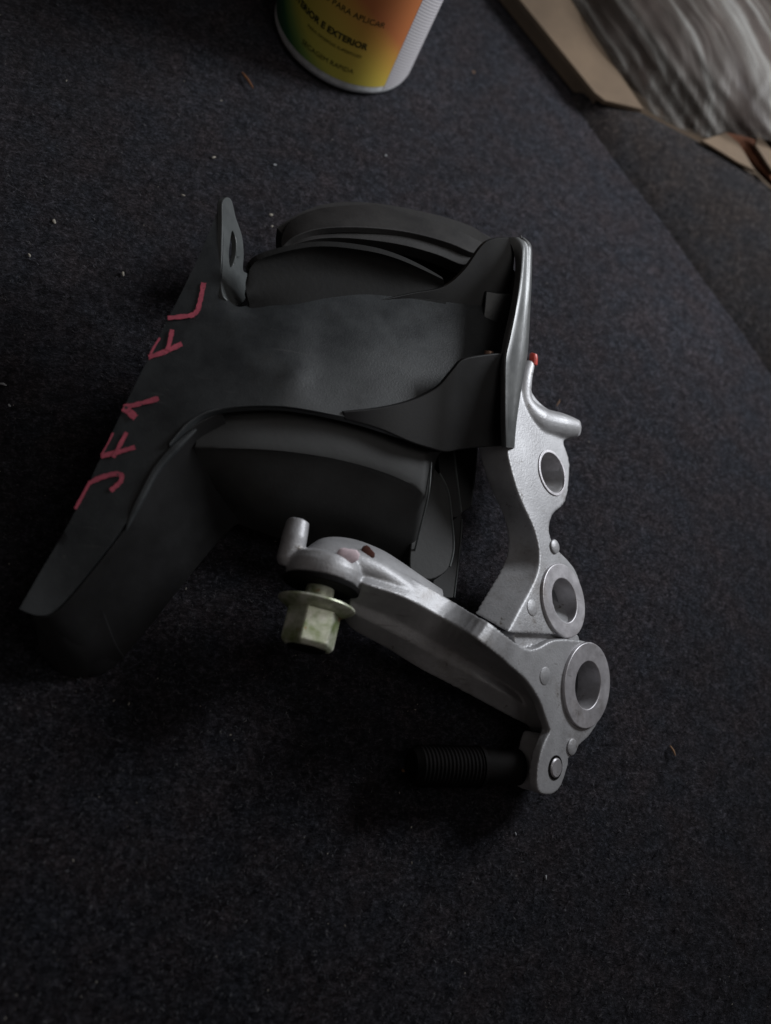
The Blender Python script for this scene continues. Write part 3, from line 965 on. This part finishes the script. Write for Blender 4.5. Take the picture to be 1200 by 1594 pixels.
def print_text(body, x_end, y_end, size, bold=0.0):
    cu = bpy.data.curves.new('print', 'FONT')
    cu.body, cu.size, cu.align_x, cu.offset = body, size, 'RIGHT', bold
    cu.resolution_u = 3
    tmp = bpy.data.objects.new('print', cu)
    COL.objects.link(tmp)
    bpy.context.view_layer.update()
    me = bpy.data.meshes.new_from_object(tmp.evaluated_get(bpy.context.evaluated_depsgraph_get()))
    bpy.data.objects.remove(tmp)
    bpy.data.curves.remove(cu)
    te, ze = hit(x_end, y_end)
    bm = bmesh.new()
    bm.from_mesh(me)
    bmesh.ops.subdivide_edges(bm, edges=[e for e in bm.edges if e.calc_length() > 0.002], cuts=2)
    for v in bm.verts:
        t = te + v.co.x / 0.0489
        z = ze + v.co.y
        v.co = Vector(TC + np.array([0.04905 * math.cos(t), 0.04905 * math.sin(t), z]))
    bm.to_mesh(me)
    bm.free()
    me.name = 'printed_line'
    o = link('printed_line', me, M_INK, tub)
    return o
print_text('PRONTO PARA APLICAR', 598, 44, 0.0052)
print_text('INTERIOR E EXTERIOR', 570, 78, 0.0058, 0.0002)
print_text('PARA DIVERSAS SUPERFICIES', 562, 91, 0.0030)
print_text('SECAGEM RAPIDA', 549, 115, 0.0046)

# ------------------------------------------------------------------ felt side trim, carton and plastic bag at the top right
top_l = [(905, 138, .006), (928, 150, .009), (1000, 181, .014), (1080, 222, .019), (1140, 256, .023), (1200, 300, .027), (1270, 360, .031), (1360, 450, .036)]
foot_l = [(893, 140, 0), (902, 165, 0), (960, 250, 0), (1030, 340, 0), (1095, 430, 0), (1160, 520, 0), (1240, 640, 0), (1340, 790, 0)]
rows = []
for (a, b) in zip(top_l, foot_l):
    t, f = P(*a), P(*b)
    inw = (t - f) * np.array([1, 1, 0])
    inw = inw / max(np.linalg.norm(inw), 1e-6)
    mid1 = f + (t - f) * 0.12 + np.array([0, 0, 0.002])
    mid2 = f + (t - f) * 0.55 + np.array([0, 0, 0.004])
    mid3 = f + (t - f) * 0.93 + np.array([0, 0, 0.002])
    lip = t + inw * 0.005 - np.array([0, 0, 0.002])
    back = t + inw * 0.007
    back[2] = -0.002
    rows.append([f - inw * 0.004 - np.array([0, 0, .002]), mid1, mid2, mid3, t, lip, back])
trim = loft('side_trim', rows, M_LEDGE, None, nu=4, nv=5, angle=60)
trim['kind'] = 'structure'

M_CARD = worn('brown_cardboard', (0.17, 0.122, 0.082), (0.12, 0.087, 0.06), 0.75, scale=14, grain=260, bump_s=0.2, bump_d=0.0004, spec=0.2)
M_CARD2 = worn('red_brown_card', (0.20, 0.075, 0.035), (0.13, 0.05, 0.026), 0.7, scale=30, spec=0.3)  # the packet's own red brown colour
carton = thing('carton', 'open brown cardboard carton with a folded flap at the top right behind the felt trim', 'carton', P(1080, 20, 0))
def board(name, pts, hs, thick, mat, parent, bevel=0.0006):
    """a flat piece of board with corner points (px, py, h)"""
    W = [P(*p) for p in pts]
    F = [list(range(len(W)))]
    N = normals(W, [[0, 1, 2]])[0]
    if N[2] < 0:
        F = [list(reversed(F[0]))]
        N = -N
    V, F = thicken(W, F, -N * thick if hs is None else np.array(hs) * thick)
    return mesh_obj(name, V, F, mat, parent, bevel=bevel)
def lerp(a, b, t):
    return tuple(np.array(a, float) + (np.array(b, float) - np.array(a, float)) * t)
# flap along the left rim
oA, oB = P(640, -210, .016), P(931, 149, .016)
board('flap', [(640, -210, .016), (800, -12, .016), (926, 144, .016), (942, 156, .0165), (1002, 170, .019), (885, -6, .021), (740, -230, .021)], None, 0.004, M_CARD, carton)
wl = [oA, oB]
inn = P(1000, 60, 0) - P(900, 100, 0)
inn[2] = 0
inn /= np.linalg.norm(inn)
def upright(name, a, b, z0, z1, inner, mat, parent):
    a0, b0, a1, b1 = [np.array([q[0], q[1], z]) for q, z in ((a, z0), (b, z0), (a, z1), (b, z1))]
    V, F = thicken([a0, b0, b1, a1], [[0, 1, 2, 3]], inner * 0.004)
    return mesh_obj(name, V, F, mat, parent, bevel=0.0004)
upright('side_board', oA + inn * 0.003, oB + inn * 0.003, 0.0003, .0130, inn, M_CARD, carton)
c1 = P(1380, 420, .012)
inn2 = np.array([-(c1 - oB)[1], (c1 - oB)[0], 0])
inn2 /= np.linalg.norm(inn2)
if np.dot(inn2, P(1100, 0) - P(1100, 300)) < 0:
    inn2 = -inn2
upright('front_board', oB + inn2 * 0.012 + inn * 0.006, c1 + inn2 * 0.012, 0.0003, .0100, inn2, M_CARD, carton)
base_pts = [oA + inn * 0.008, oB + inn * 0.008 + inn2 * 0.018, c1 + inn2 * 0.018, c1 + inn2 * 0.30, oA + inn2 * 0.1 + inn * 0.25]
Vb, Fb = thicken([np.array([p[0], p[1], 0.0045]) for p in base_pts], [[0, 1, 2, 3, 4]], np.array([0, 0, -0.004]))
mesh_obj('base_board', Vb, Fb, M_CARD, carton)
board('torn_flap', [(1092, 218, .024), (1130, 206, .028), (1150, 222, .028), (1176, 266, .030), (1150, 254, .027)], None, 0.0025, M_CARD, carton)
board('torn_flap', [(1180, 206, .037), (1220, 256, .038), (1206, 272, .036), (1176, 226, .035)], None, 0.0025, M_CARD, carton)
packet = loft('packet', [blk((1126, 206, 0.025), (1160, 212, 0.029), (1200, 232, 0.033), (1240, 270, 0.035)),
                         blk((1146, 236, 0.023), (1172, 246, 0.029), (1206, 268, 0.033), (1238, 300, 0.035)),
                         blk((1170, 258, 0.021), (1188, 274, 0.025), (1214, 298, 0.029), (1240, 330, 0.031)),
                         blk((1180, 270, 0.006), (1200, 290, 0.006), (1230, 315, 0.006), (1250, 350, 0.006))], M_CARD2, None, nu=5, nv=5, thick=0.004)
tag(packet, 'red brown packet poking out of the carton at the right edge of the photo', 'packet')

# plastic bag crumpled over the carton
mb, ntb, bb = new_mat('clear_plastic_film')
cob = node(ntb, 'ShaderNodeTexCoord').outputs['Object']
dq = P(1080, 245) - P(1000, 125)
dq /= np.linalg.norm(dq)
dp = np.cross([0, 0, 1.0], dq)
def dotn(v, k):
    n = node(ntb, 'ShaderNodeVectorMath', operation='DOT_PRODUCT')
    ntb.links.new(cob, n.inputs[0])
    n.inputs[1].default_value = tuple(np.array(v) * k)
    return n.outputs['Value']
cx = node(ntb, 'ShaderNodeCombineXYZ')
wob_n = noise(ntb, 14, 2, 0.5, cob)
ntb.links.new(dotn(dq, 4.5), cx.inputs['X'])
ntb.links.new(math_(ntb, 'ADD', dotn(dp, 75), math_(ntb, 'MULTIPLY', wob_n.outputs['Fac'], 2.0)), cx.inputs['Y'])
ntb.links.new(dotn((0, 0, 1), 20), cx.inputs['Z'])
nb1 = noise(ntb, 1.0, 5, 0.6, cx.outputs['Vector'])
nb2 = noise(ntb, 60, 5, 0.65, cob)
big = noise(ntb, 7, 2, 0.5, cob)
cb = ramp(ntb, nb1.outputs['Fac'], [(0.34, (0.085, 0.066, 0.058)), (0.52, (0.155, 0.135, 0.12)), (0.70, (0.36, 0.355, 0.335))])
ntb.links.new(cb.outputs['Color'], bb.inputs['Base Color'])
bb.inputs['Roughness'].default_value = 0.46
bb.inputs['Specular IOR Level'].default_value = 0.3
al = ramp(ntb, nb1.outputs['Fac'], [(0.32, (0.16, 0.16, 0.16)), (0.52, (0.36, 0.36, 0.36)), (0.68, (0.72, 0.72, 0.72))])
ntb.links.new(al.outputs['Color'], bb.inputs['Alpha'])
hsum = math_(ntb, 'ADD', nb1.outputs['Fac'], math_(ntb, 'MULTIPLY', nb2.outputs['Fac'], 0.12))
bump(ntb, bb, hsum, 0.45, 0.003)
bag_base = tps([(890, 0, 0.021), (1000, 160, 0.017), (1060, 190, 0.023), (1130, 200, 0.035), (1195, 215, 0.045), (960, 20, 0.041), (1040, 100, 0.043), (1100, 150, 0.043),
                (1100, 20, 0.067), (1180, 90, 0.067), (1250, 160, 0.063), (1180, -60, 0.074), (1000, -80, 0.059), (880, -120, 0.029), (1300, 220, 0.049), (1320, 60, 0.069)])
wob = [rng.uniform(0, 6.28) for _ in range(8)]
def bag_h(x, y):
    p = x * 0.79 - y * 0.61
    q = x * 0.61 + y * 0.79
    s = 0.0
    w = p + 4 * math.sin(q / 90 + wob[0])
    fade = 1.0 / (1 + math.exp((p - 800) / 40))
    s += 0.0005 * (0.5 + 0.5 * math.sin(w / 9 + wob[2])) * (0.25 + fade)
    s += 0.0007 * (1 - abs(math.sin(w / 7.1 + q / 150 + wob[3]))) * (0.2 + fade)
    v = x * 0.95 + y * 0.3 + 8 * math.sin(y / 22 + wob[4])
    s += 0.0003 * (1 - abs(math.sin(v / 21 + wob[5]))) ** 2
    u2 = -x * 0.5 + y * 0.86 + 10 * math.sin(x / 30 + wob[6])
    s += 0.0005 * (1 - abs(math.sin(u2 / 26 + wob[7]))) ** 3 * (1 - 0.7 * fade)
    return bag_base(x, y) + s - 0.003
bag_out = [(905, -130), (1000, -150), (1200, -140), (1330, -60), (1350, 120), (1320, 240), (1250, 236), (1196, 218), (1160, 214), (1130, 206), (1105, 214), (1072, 206), (1030, 186), (1000, 164),
           (975, 128), (950, 92), (930, 60), (905, 22), (886, -4), (860, -60)]
bag, _ = panel('plastic_bag', bag_out, bag_h, 0.0004, mb, None, step=5.5, bevel=0, smooth=3, angle=180)
tag(bag, 'crumpled clear plastic bag stuffed into the brown cardboard carton', 'plastic bag')
# dark clothy contents seen through the film
M_CONT = worn('brown_grey_cloth', (0.11, 0.08, 0.068), (0.045, 0.033, 0.03), 0.85, scale=30, grain=240)
cont_out = [(900, -110), (1190, -130), (1320, -40), (1330, 120), (1290, 215), (1200, 208), (1130, 196), (1070, 192), (1010, 152), (960, 80), (910, 5)]
cont, _ = panel('bag_contents', cont_out, lambda x, y: bag_base(x, y) - 0.016 + 0.003 * math.sin(x / 19.) * math.cos(y / 23.), 0.012, M_CONT, None, step=14, bevel=0, smooth=3, angle=180)
tag(cont, 'brownish contents seen through the crumpled clear plastic bag', 'wrapped goods')

# ------------------------------------------------------------------ crumbs and splinters on the carpet
M_CRUMB = plain('pale_crumb', (0.36, 0.33, 0.28), 0.9)
M_STRAW = plain('tan_splinter', (0.30, 0.17, 0.09), 0.8)
M_STRAW2 = plain('orange_brown_splinter', (0.24, 0.10, 0.04), 0.8)
M_WHITE = plain('white_lint', (0.42, 0.43, 0.45), 0.9)
def crumb(px, py, r, mat, label):
    o = dab('crumb', px, py, 0.0004, r * 0.85, mat, None, 0.8, np.array([0, 0, 1.0]))
    o.data.transform(Matrix.Translation(Vector(P(px, py, 0))) @ Matrix.Rotation(rng.uniform(0, 6.28), 4, 'Z') @ Matrix.Diagonal((rng.uniform(0.8, 1.35), rng.uniform(0.55, 1.0), rng.uniform(0.4, 0.9), 1)) @ Matrix.Translation(-Vector(P(px, py, 0))))
    tag(o, label, 'crumb', 'crumbs scattered on the carpet')
def splinter(x0, y0, x1, y1, r, mat, label):
    a, b = P(x0, y0, .0012), P(x1, y1, .0022)
    mid = (a + b) / 2 + np.array([0, 0, .0006])
    o = tube('splinter', [a, mid, b], [r * .6, r, r * .5], mat, None, seg=6)
    tag(o, label, 'splinter', 'splinters lying on the carpet')
crumb(85, 345, .0013, M_CRUMB, 'tan crumb at far left, level with the tip of the bracket ear')
crumb(45, 398, .0012, M_CRUMB, 'small tan crumb near the left edge, below the other tan crumb')
crumb(192, 427, .0012, M_CRUMB, 'pale crumb at the rim of the shadow left of the bracket')
crumb(285, 304, .0011, M_CRUMB, 'pale crumb on the carpet just left of the upright bracket ear')
crumb(422, 334, .0011, M_CRUMB, 'upper of two pale crumbs between bracket ear and rubber ring')
crumb(424, 352, .0009, M_CRUMB, 'lower of two pale crumbs between bracket ear and rubber ring')
crumb(15, 631, .0009, M_WHITE, 'white speck at the left edge beside the red lettering')
crumb(428, 256, .0009, M_WHITE, 'tiny white speck between the tub and the rubber ring')
crumb(601, 243, .0008, M_WHITE, 'tiny white speck below the right side of the paint tub')
crumb(333, 246, .0010, M_CRUMB, 'faint crumb on the edge of the paint tub shadow')
crumb(738, 113, .0009, M_STRAW, 'brown crumb to the right of the paint tub')
crumb(628, 1200, .0010, M_STRAW, 'brown crumb at the left tip of the threaded stud')
crumb(849, 1367, .0009, M_WHITE, 'white speck on the carpet below the end boss')
crumb(802, 1297, .0007, M_WHITE, 'tiny white speck under the dowel pin lug')
splinter(377, 113, 394, 137, .0008, M_STRAW2, 'orange brown splinter on the carpet left of the paint tub')
splinter(1043, 1161, 1051, 1176, .0007, M_STRAW, 'tan splinter to the right of the large end boss')
splinter(0, 597, 10, 600, .0006, M_WHITE, 'white thread at the left edge above the white speck')
splinter(866, 632, 872, 622, .0003, M_STRAW, 'fine tan hair standing beside the locating peg')

# finest dust: hundreds of flecks too small to pick apart
def dust(n, seed):
    r = np.random.default_rng(seed)
    V, F = [], []
    for i in range(n):
        c = P(r.uniform(-60, 1260), r.uniform(-60, 1660), 0)
        c[2] = 0.0006
        q = 0.00012 * (1 + 2.2 * r.random() ** 3)
        ang = r.uniform(0, 6.28)
        d = np.array([math.cos(ang), math.sin(ang), 0]) * q * r.uniform(0.8, 2.6)
        e = np.array([-math.sin(ang), math.cos(ang), 0]) * q
        k = len(V)
        V += [c - d, c + e, c + d, c - e, c + np.array([0, 0, q * 1.2])]
        F += [[k, k + 3, k + 4], [k + 3, k + 2, k + 4], [k + 2, k + 1, k + 4], [k + 1, k, k + 4]]
    return mesh_obj('carpet_dust', V, F, M_CRUMB, recalc=False)
du = dust(420, 21)
du['kind'] = 'stuff'
tag(du, 'fine pale dust flecks caught all over the black carpet', 'dust')
